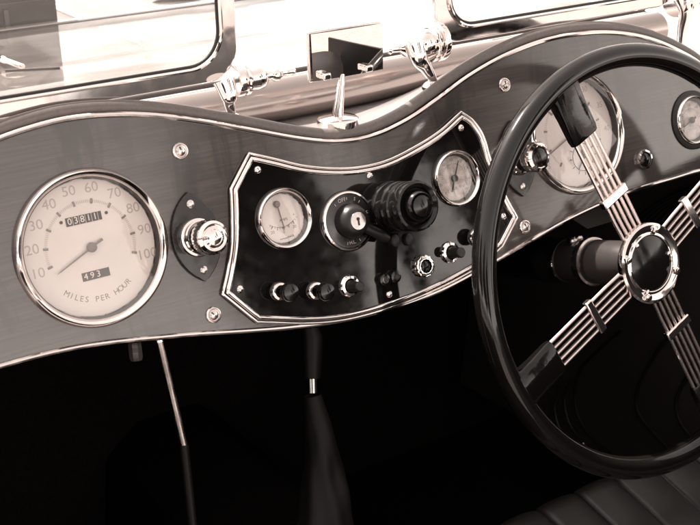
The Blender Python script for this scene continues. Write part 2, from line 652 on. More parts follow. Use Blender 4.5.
# --- speedometer
SX, SZ = -.2797, .0092
sp, yf, ri = gauge('speedometer', SX, SZ, .0668, -.0002, 'large speedometer with cream dial at the left of the dashboard', DIAL, .0068)
angs = {10: 193, 20: 170, 30: 146.5, 40: 123, 50: 100, 60: 77, 70: 53, 80: 29, 90: 5, 100: -19.5}
cx, cz = SX + .0006, SZ + .0004
b = MB()
for k, a in angs.items():
    ticks(b, cx, cz, yf, rad(a), rad(a), 1, .0365, .0410, .0010)
b.build('scale_marks', INK, sp)
b = MB()
ticks(b, cx, cz, yf, rad(193), rad(-19.5), 91, .0375, .0400, .00016)
b.build('fine_scale', INKL, sp)
b = MB()
for k, a in angs.items():
    rr = .0500 if k < 100 else .0505
    b.text(str(k), cx + rr * cos(rad(a)), cz + rr * sin(rad(a)), yf, .0118, sx=1.05)
b.build('speed_numerals', INKL, sp)
b = MB()
word = 'MILES PER HOUR'
N = len(word)
for i, ch in enumerate(word):
    if ch == ' ': continue
    a = rad(-131 + (77) * i / (N - 1))
    b.text(ch, cx + .0440 * cos(a), cz + .0440 * sin(a), yf, .0068, ang=a + PI / 2)
b.build('unit_lettering', INK, sp)
# odometer
ox, oz = cx - .0010, cz + .0245
b = MB()
b.prism([(ox - .0158, oz - .0036), (ox + .0158, oz - .0036), (ox + .0158, oz + .0036), (ox - .0158, oz + .0036)], yf - .0004, yf - .00012)
od = b.build('odometer_window', INKD, sp)
b = MB()
for i, ch in enumerate('03811'):
    b.text(ch, ox - .0125 + i * .0056, oz, yf - .0006, .0078, sx=1.0)
b.build('odometer_digits', WHITEINK, od)
b = MB()
for i in range(1, 6):
    b.prism([(ox - .0154 + i * .0056 - .0003, oz - .0036), (ox - .0154 + i * .0056 + .0003, oz - .0036), (ox - .0154 + i * .0056 + .0003, oz + .0036), (ox - .0154 + i * .0056 - .0003, oz + .0036)], yf - .00062, yf - .00042)
b.build('drum_gap', INKL, od)
for sgn in (-1, 1):
    b = MB(); b.lathe((ox + sgn * .0200 + .0004, yf, oz + .0010), [(.0014, .0001), (.0014, .0006), (0, .0007)], cap=False, seg=16)
    b.build('dial_screw', INKD, sp)
tx, tz = cx - .0008, cz - .0232
b = MB()
b.prism([(tx - .0122, tz - .0036), (tx + .0122, tz - .0036), (tx + .0122, tz + .0036), (tx - .0122, tz + .0036)], yf - .0004, yf - .00012)
od = b.build('trip_window', mat('trip brown', .06, .5), sp)
b = MB()
for i, ch in enumerate('493'):
    b.text(ch, tx - .0090 + i * .0056, tz, yf - .0006, .0074)
b.build('trip_digits', WHITEINK, od)
needle(sp, cx, cz, yf, rad(204.5), .0375, .0115, .0008, NEEDLE, hub=.0042)

# --- tachometer
TX, TZ = .273, .0097
tc_, yf, ri = gauge('tachometer', TX, TZ, .0668, -.0002, 'large tachometer with a small clock inset, behind the steering wheel', DIAL, .0068, .0)
b = MB(); ticks(b, TX, TZ, yf, rad(232), rad(-52), 10, .0365, .0410, .0010)
for px, py in ((554, 114),):
    p = pd(px, py)
    b.lathe((p.x, yf, p.z), [(.0014, .0001), (.0014, .0006), (0, .0007)], cap=False, seg=16)
b.build('scale_marks', INK, tc_)
b = MB(); ticks(b, TX, TZ, yf, rad(232), rad(-52), 91, .0375, .0400, .00016)
for i in range(9):
    a = rad(232 - 284 * (i + .5) / 9)
    b.text(str(5 * (i + 1)), TX + .050 * cos(a), TZ + .050 * sin(a), yf, .0085)
b.build('dial_lettering', INKL, tc_)
needle(tc_, TX, TZ, yf, rad(203), .045, .012, .0009, NEEDLE, hub=.004)
ck = pd(583.5, 157, .003)
b = MB()
b.lathe((ck.x, yf, ck.z), [(.0150, .0001), (.0150, .0005), (.0146, .0006), (.0144, .0003)], cap=False, seg=40)
ticks(b, ck.x, ck.z, yf - .0002, 0, 2 * PI * 11 / 12, 12, .0158, .0195, .00030)
co = b.build('clock_dial', INKD, tc_)
b = MB()
b.prism([(ck.x - .0006, ck.z), (ck.x - .0026, ck.z + .006), (ck.x + .0012, ck.z + .0125), (ck.x + .0022, ck.z + .006), (ck.x + .0006, ck.z)], yf - .0016, yf - .0011)
b.prism([(ck.x, ck.z - .0007), (ck.x - .0100, ck.z - .0128), (ck.x - .0108, ck.z - .0120), (ck.x - .0006, ck.z + .0007)], yf - .0021, yf - .0017)
b.lathe((ck.x, yf, ck.z), [(.0018, .001), (.0018, .0024), (0, .0026)], cap=False, seg=16)
b.build('clock_hands', INKD, co)

# --- ammeter
AX, AZ = -.0975, -.0049
am, yf, ri = gauge('ammeter', AX, AZ, .0284, -.0030, 'small round ammeter with pale dial on the black centre panel', DIAL, .0045)
b = MB()
ac = (AX - .001, AZ + .0140)
ticks(b, ac[0], ac[1], yf, rad(235), rad(315), 13, .0215, .0232, .00013)
ticks(b, ac[0], ac[1], yf, rad(240), rad(300), 5, .0215, .0245, .00030)
for i in range(30):
    a = rad(232 + 76 * i / 30)
    ticks(b, ac[0], ac[1], yf, a, a, 1, .0214, .0217, .00035)
b.text('20', AX - .0125, AZ - .0105, yf, .0040); b.text('0', AX - .0008, AZ - .0125, yf, .0040); b.text('20', AX + .0110, AZ - .0100, yf, .0040)
b.text('AMPS', AX + .001, AZ - .0015, yf, .0036); b.text('+', AX + .0125, AZ + .001, yf, .004)
for i in range(9):
    b.prism([(AX - .006 + i * .0017, AZ - .0188 + .0004 * i * (i > 4)), (AX - .005 + i * .0017, AZ - .0188), (AX - .005 + i * .0017, AZ - .0178), (AX - .006 + i * .0017, AZ - .0178)], yf - .0004, yf - .0001)
b.build('dial_lettering', INK, am)
needle(am, ac[0] - .003, ac[1], yf, rad(-83), .025, .003, .0007, INK, hub=.0030)

# --- oil gauge
OX, OZ = .1029, -.0069
oi, yf, ri = gauge('oil_gauge', OX, OZ, .0284, -.0030, 'small round gauge with stained dial right of the big black switch', DIALOLD, .0045)
b = MB()
for i in range(9):
    a = rad(225 - 270 * i / 8)
    b.text(str(20 * i), OX + .0185 * cos(a), OZ + .0185 * sin(a), yf, .0042)
ticks(b, OX, OZ, yf, rad(225), rad(-45), 33, .0138, .0152, .00014)
b.text('OIL', OX, OZ - .010, yf, .0040)
b.build('dial_lettering', INK, oi)
needle(oi, OX - .001, OZ, yf, rad(64), .0185, .014, .0007, INKD, hub=.0036)

# --- right gauge
GX, GZ = .4537, -.0078
rg, yf, ri = gauge('temperature_gauge', GX, GZ, .0284, -.0002, 'small round gauge near the right end of the dashboard', DIALOLD, .0045, .0055)
b = MB()
for i in range(7):
    a = rad(215 - 250 * i / 6)
    b.text(str(30 + 30 * i), GX + .0180 * cos(a), GZ + .0180 * sin(a), yf, .0042)
ticks(b, GX, GZ, yf, rad(215), rad(-35), 25, .0125, .0142, .00014)
b.build('dial_lettering', INK, rg)
needle(rg, GX, GZ, yf, rad(200), .017, .007, .0009, INKD, hub=.0036)


# --- chrome lamps on black eye-shaped plates
def lamp(x, z, label, dark_end=False):
    b = MB()
    H, W_ = .0400, .0232
    out = []
    R_ = (H * H + W_ * W_) / (2 * W_)
    a0 = math.asin(H / R_)
    for sgn in (1, -1):
        for i in range(17):
            a = -a0 + 2 * a0 * i / 16
            out.append((x + sgn * (R_ * cos(a) - (R_ - W_)), z + sgn * R_ * sin(a)))
    # round the tips
    out = [(px_ if abs(pz - z) < H * .96 else x + (px_ - x), pz) for px_, pz in out]
    b.prism(out, -.0035, -.0002)
    o = b.build('lamp_plate', PLATE, dash, bevel=.0009)
    o['label'] = label
    b = MB()
    b.lathe((x, -.0035, z), [(.0175, 0), (.0175, .002), (.0165, .004), (.0145, .0045), (.0138, .0060), (.0152, .0070), (.0152, .0090), (.0138, .0098)], cap=False)
    b.build('lamp_collar', CHROME, o)
    b = MB()
    b.lathe((x, -.0035, z), [(.0135, .0095), (.0135, .020)], cap=False)
    b.build('lamp_barrel', BAKE, o)
    b = MB()
    b.lathe((x, -.0035, z), [(.0140, .0190), (.0150, .0205), (.0150, .0300)], cap=False, seg=96, knurl=.02)
    b.lathe((x, -.0035, z), [(.0148, .0300), (.0143, .0325), (.0118, .0345), (.0112, .0340), (.0095, .0338), (.0092, .0348), (.0070, .0360), (.0066, .0354), (.0045, .0362), (0, .0368)] if not dark_end else
            [(.0148, .0300), (.0143, .0325), (.0115, .0345), (.0105, .0340), (.0100, .032)], cap=False)
    b.build('lamp_cap', CHROME, o)
    if dark_end:
        b = MB(); b.lathe((x, -.0035, z), [(.0100, .0322), (.0088, .0340), (.0050, .0350), (0, .0352)], cap=False)
        b.build('push_button', BAKE, o)
    for s_ in (-1, 1):
        b = MB(); zz = z + s_ * .0295
        b.lathe((x, -.0035, zz), [(.0036, 0), (.0036, .0006), (.0026, .0014), (0, .0018)], cap=False, seg=24)
        sc = b.build('plate_screw', CHROME2, o)
    return o


lamp(-.1858, -.0026, 'chrome lamp on a black eye-shaped plate between speedometer and centre panel')
lamp(.1860, -.0026, 'chrome push knob on a black eye-shaped plate left of the tachometer', True)

# --- ignition and lighting switch
IX, IZ = -.0313, -.0216
b = MB()
b.lathe((IX, -.0031, IZ), [(.0290, 0), (.0290, .0022), (.0278, .0040), (.0262, .0044), (.0252, .0030)], cap=False, seg=72)
sw = b.build('ignition_switch', CHROME, dash); sw['label'] = 'round lighting and ignition switch with chrome ring, lever and key barrel'
b = MB(); b.lathe((IX, -.0031, IZ), [(.0252, .0026), (.0252, .0030), (.0170, .0036), (.0165, .0038)], cap=False, seg=72)
b.build('switch_plate', PLATE, sw)
b = MB(); b.lathe((IX, -.0031, IZ), [(.0165, .003), (.0160, .010), (.0138, .0160), (.0110, .0185), (.0085, .0190)], cap=False, seg=64)
bd = b.build('switch_boss', BAKE2, sw)
b = MB(); b.lathe((IX, -.0031, IZ), [(.0085, .0186), (.0082, .0196), (0, .0197)], cap=False, seg=40)
kb = b.build('key_barrel', CHROME2, sw)
b = MB(); b.lathe((IX, -.0229, IZ + .0018), [(.0016, 0), (.0016, .0004), (0, .0004)], cap=False, seg=16); b.box((IX, -.0230, IZ - .0012), (.0014, .0008, .0062))
b.build('keyhole', INKD, kb)
b = MB()
d0 = Vector((IX + .004, -.0160, IZ - .004)); d1 = Vector((IX + .0345, -.0145, IZ - .0250))
b.tube([d0, d0.lerp(d1, .3), d0.lerp(d1, .8), d1], [.0050, .0046, .0058, .0035], 12, squash=.7)
b.build('switch_lever', BAKE2, sw)
b = MB()
for i in range(7):
    a = rad(125 - 62 * i / 1.6)
    ticks(b, IX, IZ, -.0068, a, a, 1, .0200, .0226, .0003)
b.text('OFF', IX - .004, IZ + .0205, -.0068, .0052, ang=.1); b.text('S', IX + .0100, IZ + .0190, -.0068, .0046, ang=-.4); b.text('H', IX + .0205, IZ + .004, -.0068, .0046, ang=-1.3)
b.text('H.L.', IX - .0005, IZ - .0205, -.0068, .0046)
b.build('switch_lettering', INKL, sw)

# --- big black stepped switch
KX, KZ = .0160, -.0180
b = MB()
b.lathe((KX, -.0031, KZ), [(.0255, 0), (.0255, .006), (.0245, .012), (.0232, .0135), (.0240, .0150), (.0240, .024), (.0228, .0256), (.0236, .027), (.0236, .033), (.0222, .0345), (.0222, .036)], cap=False, seg=72)
kn = b.build('rotary_switch', BAKE, dash); kn['label'] = 'big black stepped knob standing out from the centre panel'
b = MB()
b.lathe((KX, -.0031, KZ), [(.0220, .0355), (.0236, .0390), (.0240, .0475), (.0232, .0512), (.0212, .0524), (.0180, .0500), (.0172, .0470), (.0160, .0462), (.0150, .0480)], cap=False, seg=72)
b.build('knob_rim', BAKE, kn)
b = MB()
b.lathe((KX, -.0031, KZ), [(.0152, .0462), (.0150, .0500), (.0135, .0560), (.0122, .0575), (.0112, .0560), (.0104, .0552), (.0098, .0575), (.0060, .0590), (0, .0594)], cap=False, seg=72)
b.build('knob_centre', BAKE, kn)
for q in range(2):
    b = MB(); a = pd(391.5 + 14 * q, 240.5 - 1 * q)
    b.lathe((a.x, -.0031, a.z), [(.0058, 0), (.0062, .002), (.0060, .004), (.0040, .0055), (0, .006)], cap=False, seg=32, squash=.75)
    b.build('black_oval', RUBBER, dash)  # short black ovals below the rotary switch


# --- pull knobs along the lower edge
def pull(px, py, R, rk, reach, style):
    p = pd(px, py)
    x, z = p.x, p.z
    b = MB()
    b.lathe((x, -.0031, z), [(R, 0), (R, .0020), (R * .9, .0034), (R * .68, .0040), (R * .62, .0028), (R * .60, .001)], cap=False, seg=48)
    if style == 'nut':
        b.lathe((x, -.0031, z), [(R * .95, .002), (R * 1.0, .003), (R * 1.0, .0060), (R * .82, .0070), (R * .62, .0068), (R * .60, .004)], cap=False, seg=48, knurl=.06)
    o = b.build('pull_knob' if style != 'nut' else 'indicator_lamp', CHROME, dash)
    b = MB()
    if style == 'ball':
        b.lathe((x, -.0031, z), [(.0032, 0), (.0032, reach * .50), (rk * .8, reach * .56), (rk, reach * .68), (rk, reach * .86), (rk * .86, reach * .96), (rk * .5, reach), (0, reach * 1.01)], cap=False, seg=40)
        b.build('knob_head', BAKE, o)
    elif style == 'stem':
        b.lathe((x, -.0031, z), [(R * .58, 0), (R * .55, reach * .35), (rk * 1.1, reach * .42), (rk, reach * .5), (rk, reach * .95), (rk * .8, reach), (0, reach)], cap=False, seg=40)
        b.build('knob_head', BAKE2, o)
    else:
        b.lathe((x, -.0031, z), [(R * .60, .003), (R * .5, .0055), (R * .25, .0068), (0, .0072)], cap=False, seg=40)
        b.build('lens', BAKE, o)
    return o


pull(277.6, 291.3, .0088, .0086, .0240, 'ball')
pull(313.6, 290.8, .0088, .0086, .0240, 'ball')
pull(347.3, 285.7, .0105, .0048, .0200, 'stem')
pull(420.5, 266.0, .0104, .0, .0, 'nut')
pull(447.6, 252.3, .0108, .0052, .0200, 'stem')
pull(474.5, 237.2, .0098, .0086, .0240, 'ball')
# sockets
for px, py in ((380.3, 279.6), (391.3, 276.4)):
    p = pd(px, py)
    b = MB(); b.lathe((p.x, -.0031, p.z), [(.0064, 0), (.0064, .0040), (.0056, .0056), (.0034, .0060)], cap=False, seg=32)
    o = b.build('socket', BAKE, dash)
    b = MB(); b.lathe((p.x, -.0031, p.z), [(.0036, .0056), (.0034, .0066), (.0022, .0066), (.0020, .0040)], cap=False, seg=24)
    b.build('socket_ring', CHROME, o)
    b = MB(); b.lathe((p.x, -.0031, p.z), [(.0021, .0045), (0, .0045)], cap=False, seg=16); b.build('socket_hole', INKD, o)
# dark button right
p = pd(643.3, 159.5)
b = MB(); b.lathe((p.x, -.0002, p.z), [(.0108, 0), (.0110, .0020), (.0104, .0038), (.0084, .0042), (.0080, .0030), (.0078, .001)], cap=False, seg=48, knurl=.03)
o = b.build('warning_lamp', CHROME, dash); o['label'] = 'small dark lamp in a knurled chrome ring right of the tachometer'
b = MB(); b.lathe((p.x, -.0002, p.z), [(.0079, .001), (.0070, .0030), (.0040, .0042), (0, .0046)], cap=False, seg=40); b.build('lens', BAKE, o)

# ------------------------------------------------------------------ steering wheel
WX, WY, WZ = .2618, -.0850, -.1285
wheel = thing('steering_wheel', (WX, WY, WZ), 'black rimmed steering wheel with four sets of wire spokes and a chrome hub', 'steering wheel')
HX, HZ = .2592, -.1290
b = MB()
n = 160
b.tube([(WX + .2105 * cos(2 * PI * i / n), WY, WZ + .2105 * sin(2 * PI * i / n)) for i in range(n)], .0118, 24, closed=True, up=(0, 1, 0))
b.build('rim', RIMM, wheel)
SPK = [112.5, 27.0, -69.0, -156.5]
for a_ in SPK:
    a = rad(a_)
    ca, sa = cos(a), sin(a)

    def P(t, s, y):
        return Vector((HX + (WX - HX) * t / .2 + ca * t - sa * s, y, HZ + (WZ - HZ) * t / .2 + sa * t + ca * s))
    wires = MB()
    for i in range(5):
        s_ = (i - 2) * .0071
        wires.tube([P(.030, s_ * .96, -.0885), P(.06, s_, -.0875), (P(.20, s_, WY))], .00185, 8)
    sp_ = wires.build('spoke', STEEL, wheel)
    b = MB()
    R3 = Matrix.Rotation(-a, 3, 'Y')
    b.box(P(.0815 if a_ != -156.5 else .0890, 0, -.0872), (.0095, .0075, .0375), R3)
    b.build('spoke_clip', CHROME, sp_, bevel=.0016)
    b = MB()
    # tapered sleeve near the rim
    sec = []
    for t, w, h in ((.1500, .0178, .0050), (.1560, .0186, .0062), (.1800, .0182, .0075), (.1960, .0186, .0090), (.2060, .0210, .0100)):
        sec.append([b.bm.verts.new(P(t, sx_ * w * (1 if abs(sy_) < .9 else .86), WY - .001 + sy_ * h)) for sx_, sy_ in ((-1, -.55), (-1, .55), (-.86, 1), (.86, 1), (1, .55), (1, -.55), (.86, -1), (-.86, -1))])
    for A, B in zip(sec, sec[1:]):
        for k in range(8):
            b.face((A[k], A[(k + 1) % 8], B[(k + 1) % 8], B[k]))
    b.face(sec[0]); b.face(sec[-1])
    b.build('spoke_sleeve', SLEEVE, sp_, bevel=.0012, sharp=50)
# hub
b = MB(); b.lathe((HX, -.0760, HZ), [(.0250, 0), (.0330, .004), (.0370, .008), (.0385, .012), (.0385, .0165)], seg=72)
b.build('hub_boss', BAKE, wheel)
b = MB(); b.lathe((HX, -.0760, HZ), [(.0385, .0120), (.0412, .0130), (.0420, .0155), (.0412, .0185), (.0388, .0200), (.0350, .0196), (.0318, .0182), (.0300, .0186), (.0292, .0196), (.0284, .0190), (.0282, .0170)], cap=False, seg=96)
hr = b.build('hub_ring', CHROME, wheel)
b = MB(); b.lathe((HX, -.0760, HZ), [(.0284, .0165), (.0280, .0182), (.0200, .0202), (.0100, .0214), (0, .0217)], cap=False, seg=72)
b.build('horn_button', BAKE, wheel)
for px, py in ((656, 229.5), (627, 260), (674.5, 270), (647.5, 299.5)):
    p = pd(px, py, -.096)
    d = (Vector((p.x - HX, 0, p.z - HZ))).normalized() * .0352
    b = MB(); b.lathe((HX + d.x, -.0950, HZ + d.z), [(.0048, 0), (.0048, .0014), (.0040, .0028), (.0020, .0034), (0, .0035)], cap=False, seg=6)
    sc = b.build('hub_bolt', CHROME, wheel, sharp=30)
    b = MB(); b.lathe((HX + d.x, -.0950, HZ + d.z), [(.0030, .003), (.0028, .0046), (0, .0052)], cap=False, seg=20); b.build('bolt_head', CHROME, sc)
for px, py in ((637.5, 246), (668.8, 253.5), (648, 292)):
    p = pd(px, py, -.096)
    b = MB(); b.lathe((p.x, -.0952, p.z), [(.0024, 0), (.0023, .0012), (.0012, .0022), (0, .0024)], cap=False, seg=20); b.build('hub_rivet', CHROME, wheel)

# ------------------------------------------------------------------ steering column
colm = thing('steering_column', (HX, 0, HZ), 'dark steering column with a pale ring running forward from the wheel hub', 'steering column')
b = MB(); b.lathe((HX, -.0740, HZ), [(.0190, 0), (.0215, -.010), (.0228, -.022), (.0232, -.062)], seg=56)
b.build('column_sleeve', GREY, colm)
b = MB(); b.lathe((HX, -.0130, HZ), [(.0232, .0005), (.0262, -.0005), (.0266, -.004), (.0262, -.0090), (.0238, -.0100)], cap=False, seg=64)
b.build('column_ring', CHROME2, colm)
b = MB(); b.lathe((HX, -.0200, HZ), [(.0238, 0), (.0238, -.046), (.0246, -.047), (.0246, -.049)], cap=False, seg=56)
b.build('adjuster_sleeve', mat('column black', .02, .3, coat=.5), colm)
b = MB(); b.lathe((HX, .0275, HZ), [(.0247, 0), (.0252, -.0008), (.0247, -.0016)], cap=False, seg=72)
b.build('thin_ring', CHROME, colm)
b = MB(); b.lathe((HX, .0300, HZ), [(.0238, .002), (.0235, -.02), (.0255, -.024), (.0255, -.034), (.0220, -.04), (.0215, -.45)], seg=48)
b.build('outer_tube', TRIM, colm)
p = pd(565, 238.5, .005)
b = MB(); b.lathe((HX - .008, .008, HZ + .0215), [(.0060, 0), (.0060, .005), (.0035, .0065), (.0035, .009)], axis=(-.2, -.3, 1), seg=24)
b.lathe((HX - .001, .004, HZ + .0235), [(.0036, 0), (.0036, .004), (.002, .006), (0, .0062)], axis=(-.1, -.4, 1), seg=20, cap=False)
b.build('clamp_nut', CHROME2, colm)

# ------------------------------------------------------------------ levers under the dash
lev = thing('handbrake_rod', (-.236, .03, -.30), 'thin chrome rod hanging straight down below the left of the dashboard', 'rod')
a0 = pd(157, 330, .03); a1 = pd(184, 445, .03); a2 = pd(190, 500, .03); a3 = pd(196, 560, .03)
b = MB(); b.tube([a0, a0.lerp(a1, .5), a1], .0034, 16); b.build('rod', mat('dull steel', .30, .2, 1., rvar=.2, var=.4, vscale=40), lev)
b = MB(); b.tube([a1, a2, a3], .0042, 16); b.build('rod_sleeve', TRIM, lev)
b = MB(); b.tube([a0.lerp(a1, .055), a0.lerp(a1, .10)], .0042, 16); b.build('rod_collar', CHROME, lev)
kb = thing('underdash_knob', (-.255, .03, -.10), 'short dull grey knob under the dashboard beside the chrome rod', 'knob')
a0 = pd(133, 330, .03); a1 = pd(136.5, 360, .03)
b = MB(); b.tube([a0, a0.lerp(a1, .45)], .0035, 12); b.build('stalk', TRIM, kb)
b = MB(); dv = (a1 - a0).normalized(); b.lathe(a0.lerp(a1, .4), [(.0055, 0), (.0062, .002), (.0062, .014), (.0050, .0165), (0, .017)], axis=dv, seg=8); b.build('knob_head', GREY, kb)

gl = thing('gear_lever', (-.09, .06, -.40), 'gear lever with black grip and leather gaiter below the centre panel', 'gear lever')
g0 = pd(312, 338, .06); g1 = pd(312, 378, .06); g2 = pd(312.5, 395, .06); g3 = pd(324, 560, .06)
b = MB(); b.tube([g0 + Vector((0, 0, .03)), g0, g0.lerp(g1, .4), g1], [.006, .011, .0105, .0085], 24); b.build('grip', TRIM, gl)
b = MB(); b.tube([g1, g1.lerp(g2, .85)], .0052, 20); b.build('collar', CHROME, gl)


def gait(u, v):
    a = 2 * PI * u
    c = g2.lerp(g3, v)
    r = .009 + .022 * v**1.3 + .006 * v
    r *= 1 + .10 * v * sin(3 * a + 5 * v) + .06 * v * sin(7 * a - 9 * v) + .05 * sin(16 * v + 2 * a) * min(1, 4 * v)
    return c + Vector((cos(a) * r, sin(a) * r, 0)) + Vector((.006 * sin(4 * v), 0, 0))


b = MB(); b.grid(gait, 64, 60); bmesh.ops.remove_doubles(b.bm, verts=b.bm.verts, dist=1e-5); b.build('gaiter', GAITER, gl, sharp=80)

# ------------------------------------------------------------------ car body (world frame)
body = thing('car_body', (0, .3, -.5), 'pale painted scuttle and bonnet in front of the dashboard with the dark open cockpit behind', 'car body', dash=False)


def topw(x):
    z = interp(TOP, x)
    return (sin(TILT) * z + cos(TILT) * .012, cos(TILT) * z + .003)


def flat_z(x):
    return .054 - max(0, abs(x) - .34)**2 * 2.6


def scut(u, v):
    x = -.60 + 1.2 * u
    y0, zh = topw(x)
    y = y0 + (.47 - y0) * (v**1.7)
    w = max(0., min(1., (y - y0) / .085)); w = w * w * (3 - 2 * w)
    zf = flat_z(x)
    zh = max(zh, zf) if abs(x) < .3 else zh
    z = zh + (zf - zh) * w
    return Vector((x, y, z))


b = MB(); b.grid(scut, 120, 50)
scu = b.build('scuttle', PAINT, body, sharp=60)
# bonnet: two leaves with a centre hinge


def bonnet(sgn):
    def f(u, v):
        y = .474 + 1.15 * v
        half = .46 - .22 * v
        x = .004 + u * half
        z = .058 + .020 * v - .03 * u**2 - max(0, u - .8) * .7
        return Vector((sgn * x, y, z))
    return f


for sgn in (-1, 1):
    b = MB(); b.grid(bonnet(sgn), 40, 30)
    b.build('bonnet_leaf', BONNET, body, sharp=60)
for sgn in (-1, 1):
    b = MB(); b.grid(lambda u, v, sgn=sgn: Vector((sgn * (.40 + .60 * u), .10 + 2.0 * v, -.16 - .25 * (2 * u - 1)**4 * (1 if u > .5 else 0) + .10 * sin(PI * min(1, v * 1.1)))), 20, 20)
    b.build('front_wing', PAINT, body)
for sgn in (-1, 1):
    b = MB()
    for k in range(16):
        y = .60 + .05 * k
        v = (y - .474) / 1.15
        b.lathe((sgn * .19, y, .0565 + .020 * v - .03 * .17), [(.055, 0), (.053, .0035), (.045, .0062), (0, .0075)], axis=(0, 0, 1), seg=24, squash=.10, up=(1, 0, 0))
    b.build('louvres', BONNET, body)
b = MB(); b.tube([(0, .474, .060), (0, 1.62, .080)], .0055, 12); b.build('bonnet_hinge', CHROME2, body)
# side panels outside
for sgn in (-1, 1):
    b = MB()

    def f(u, v, sgn=sgn):
        y = .0 + 1.6 * v
        half = .602 if v < .29 else .602 + (.245 - .602) * ((v - .29) / .71)
        half = .625 if v < .31 else .47 - .23 * ((v - .31) / .69)
        zt = -.10 if v < .0 else -.10 - .0 * v
        return Vector((sgn * (half + .02 * u), y, zt + .02 - .45 * u))
    b.grid(f, 6, 30)
    b.build('side_panel', PAINT, body)
# interior tub: floor, bulkhead, side trims, tunnel, underside lining
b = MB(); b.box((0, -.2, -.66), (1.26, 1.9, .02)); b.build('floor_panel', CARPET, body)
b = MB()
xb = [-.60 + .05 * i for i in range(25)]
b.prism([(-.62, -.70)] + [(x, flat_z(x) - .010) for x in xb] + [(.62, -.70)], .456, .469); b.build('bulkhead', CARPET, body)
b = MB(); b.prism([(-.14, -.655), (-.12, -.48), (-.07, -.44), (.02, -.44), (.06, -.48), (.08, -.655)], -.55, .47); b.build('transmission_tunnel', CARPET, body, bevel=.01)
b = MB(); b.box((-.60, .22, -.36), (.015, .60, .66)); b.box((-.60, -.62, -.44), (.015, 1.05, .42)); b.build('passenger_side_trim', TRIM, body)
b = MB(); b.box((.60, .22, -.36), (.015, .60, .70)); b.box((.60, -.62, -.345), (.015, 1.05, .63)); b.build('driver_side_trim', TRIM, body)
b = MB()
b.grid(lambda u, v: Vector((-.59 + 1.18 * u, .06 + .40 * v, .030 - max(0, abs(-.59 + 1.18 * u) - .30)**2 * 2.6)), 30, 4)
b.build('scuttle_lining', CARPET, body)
# ribbed trim board at the right of the footwell, seen through the wheel
tb = MB()
tb.grid(lambda u, v: Vector((.50 - .05 * v, -.10 + .50 * u, -.06 - .46 * v)), 4, 4)
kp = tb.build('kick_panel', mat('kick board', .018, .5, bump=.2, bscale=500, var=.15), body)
b = MB()


def onkick(px, py, lift=.003):
    # intersect the survey ray with the kick panel plane x = .50 + .05*(z+.06)/.46
    d = RW @ Vector(((px - 350) / FPX, -(py - 262.5) / FPX, -1))
    # CW.x + t dx = .50 + k (CW.z + t dz + .06)
    k = .05 / .46
    t = (.50 + k * (CW.z + .06) - CW.x) / (d.x - k * d.z)
    return CW + d * t - Vector((lift, 0, 0))


for crv in ([(622, 330), (600, 350), (581, 371), (577, 406), (593, 437), (627, 463)],
            [(676, 330), (659, 351), (640, 386), (641, 414), (672, 450)],
            [(712, 350), (690, 375), (678, 400), (684, 425), (712, 455)]):
    b.tube(spline([onkick(*c) for c in crv], 10), .0022, 8)
b.build('panel_piping', GAITER, kp)
b = MB()
for crv in ([(572, 380), (566, 400), (572, 425), (590, 448)], [(563, 385), (556, 405), (562, 430), (580, 455)]):
    b.tube(spline([onkick(*c) for c in crv], 10), .0016, 8)
b.build('cable', BAKE2, kp)
b = MB()
for k in range(5):
    crv = [(618 + 7 * k, 252 - 2 * k), (634 + 8 * k, 224 - 2 * k), (660 + 7 * k, 203 - 1 * k), (700 + 5 * k, 184 + k)]
    b.tube(spline([onkick(*c) for c in crv], 10), .0024, 8)
b.build('panel_rib', BAKE2, kp)
p = onkick(585, 443, .004)
b = MB(); b.lathe(p, [(.0042, 0), (.0040, .002), (.002, .0036), (0, .004)], axis=(-1, -.1, 0), seg=20); b.build('stud', CHROME, kp)

# ------------------------------------------------------------------ seat
seat = thing('driver_seat', (.25, -.35, -.6), 'dark pleated leather seat cushion below the steering wheel', 'car seat', dash=False)
e0 = pd(500, 525, -.0); e1 = pd(590, 482, -.0)
E0 = DM @ e0; E1 = DM @ e1
YE, ZE = E1.y, E1.z


def seatf(u, v):
    x = .03 + .52 * u
    # v: 0 bottom of the front face, rises over the front roll, then runs rearward
    s = v * .75
    if s < .10:
        y, z = YE + .012, ZE - .110 + s * 1.0
    elif s < .16:
        a = (s - .10) / .06 * PI / 2
        y, z = YE + .012 - .022 * (1 - cos(a)), ZE - .022 + .022 * sin(a) + 0
    else:
        y, z = YE - .010 - (s - .16), ZE - (s - .16) * .16
    ph = ((x - .03) / .054) % 1.0
    puff = (1 - (2 * ph - 1)**14) * .0050 + (1 - (2 * ph - 1)**2) * .0030
    sag = -.012 * math.exp(-((x - .28) / .13)**2) * min(1, max(0, (s - .16) / .1))
    edge = -.020 * max(0, 1 - u / .06)**2 - .02 * max(0, 1 - (1 - u) / .06)**2
    return Vector((x, y + (puff - .008 if s < .13 else 0), z + (puff - .008 if s >= .13 else 0) + sag + edge))


b = MB(); b.grid(seatf, 600, 80)
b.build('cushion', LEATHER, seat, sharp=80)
b = MB(); b.tube([seatf(0, i / 40) + Vector((.002, 0, .002)) for i in range(41)], .005, 10); b.build('piping', LEATHER, seat)
# squabs behind the viewer's frame, seen only in reflections
ps = MB()


def squab(x0):
    def f(u, v):
        x = x0 + .53 * u
        ph = ((x - x0) / .05) % 1.0
        puff = 0
        return Vector((x, -.80 - .16 * v + puff + .03 * (1 if v < .97 else 0), -.50 + .44 * v - .05 * (2 * u - 1)**4))
    return f


ps.grid(squab(.06), 200, 12)
ps.build('squab', LEATHER, seat, sharp=80)

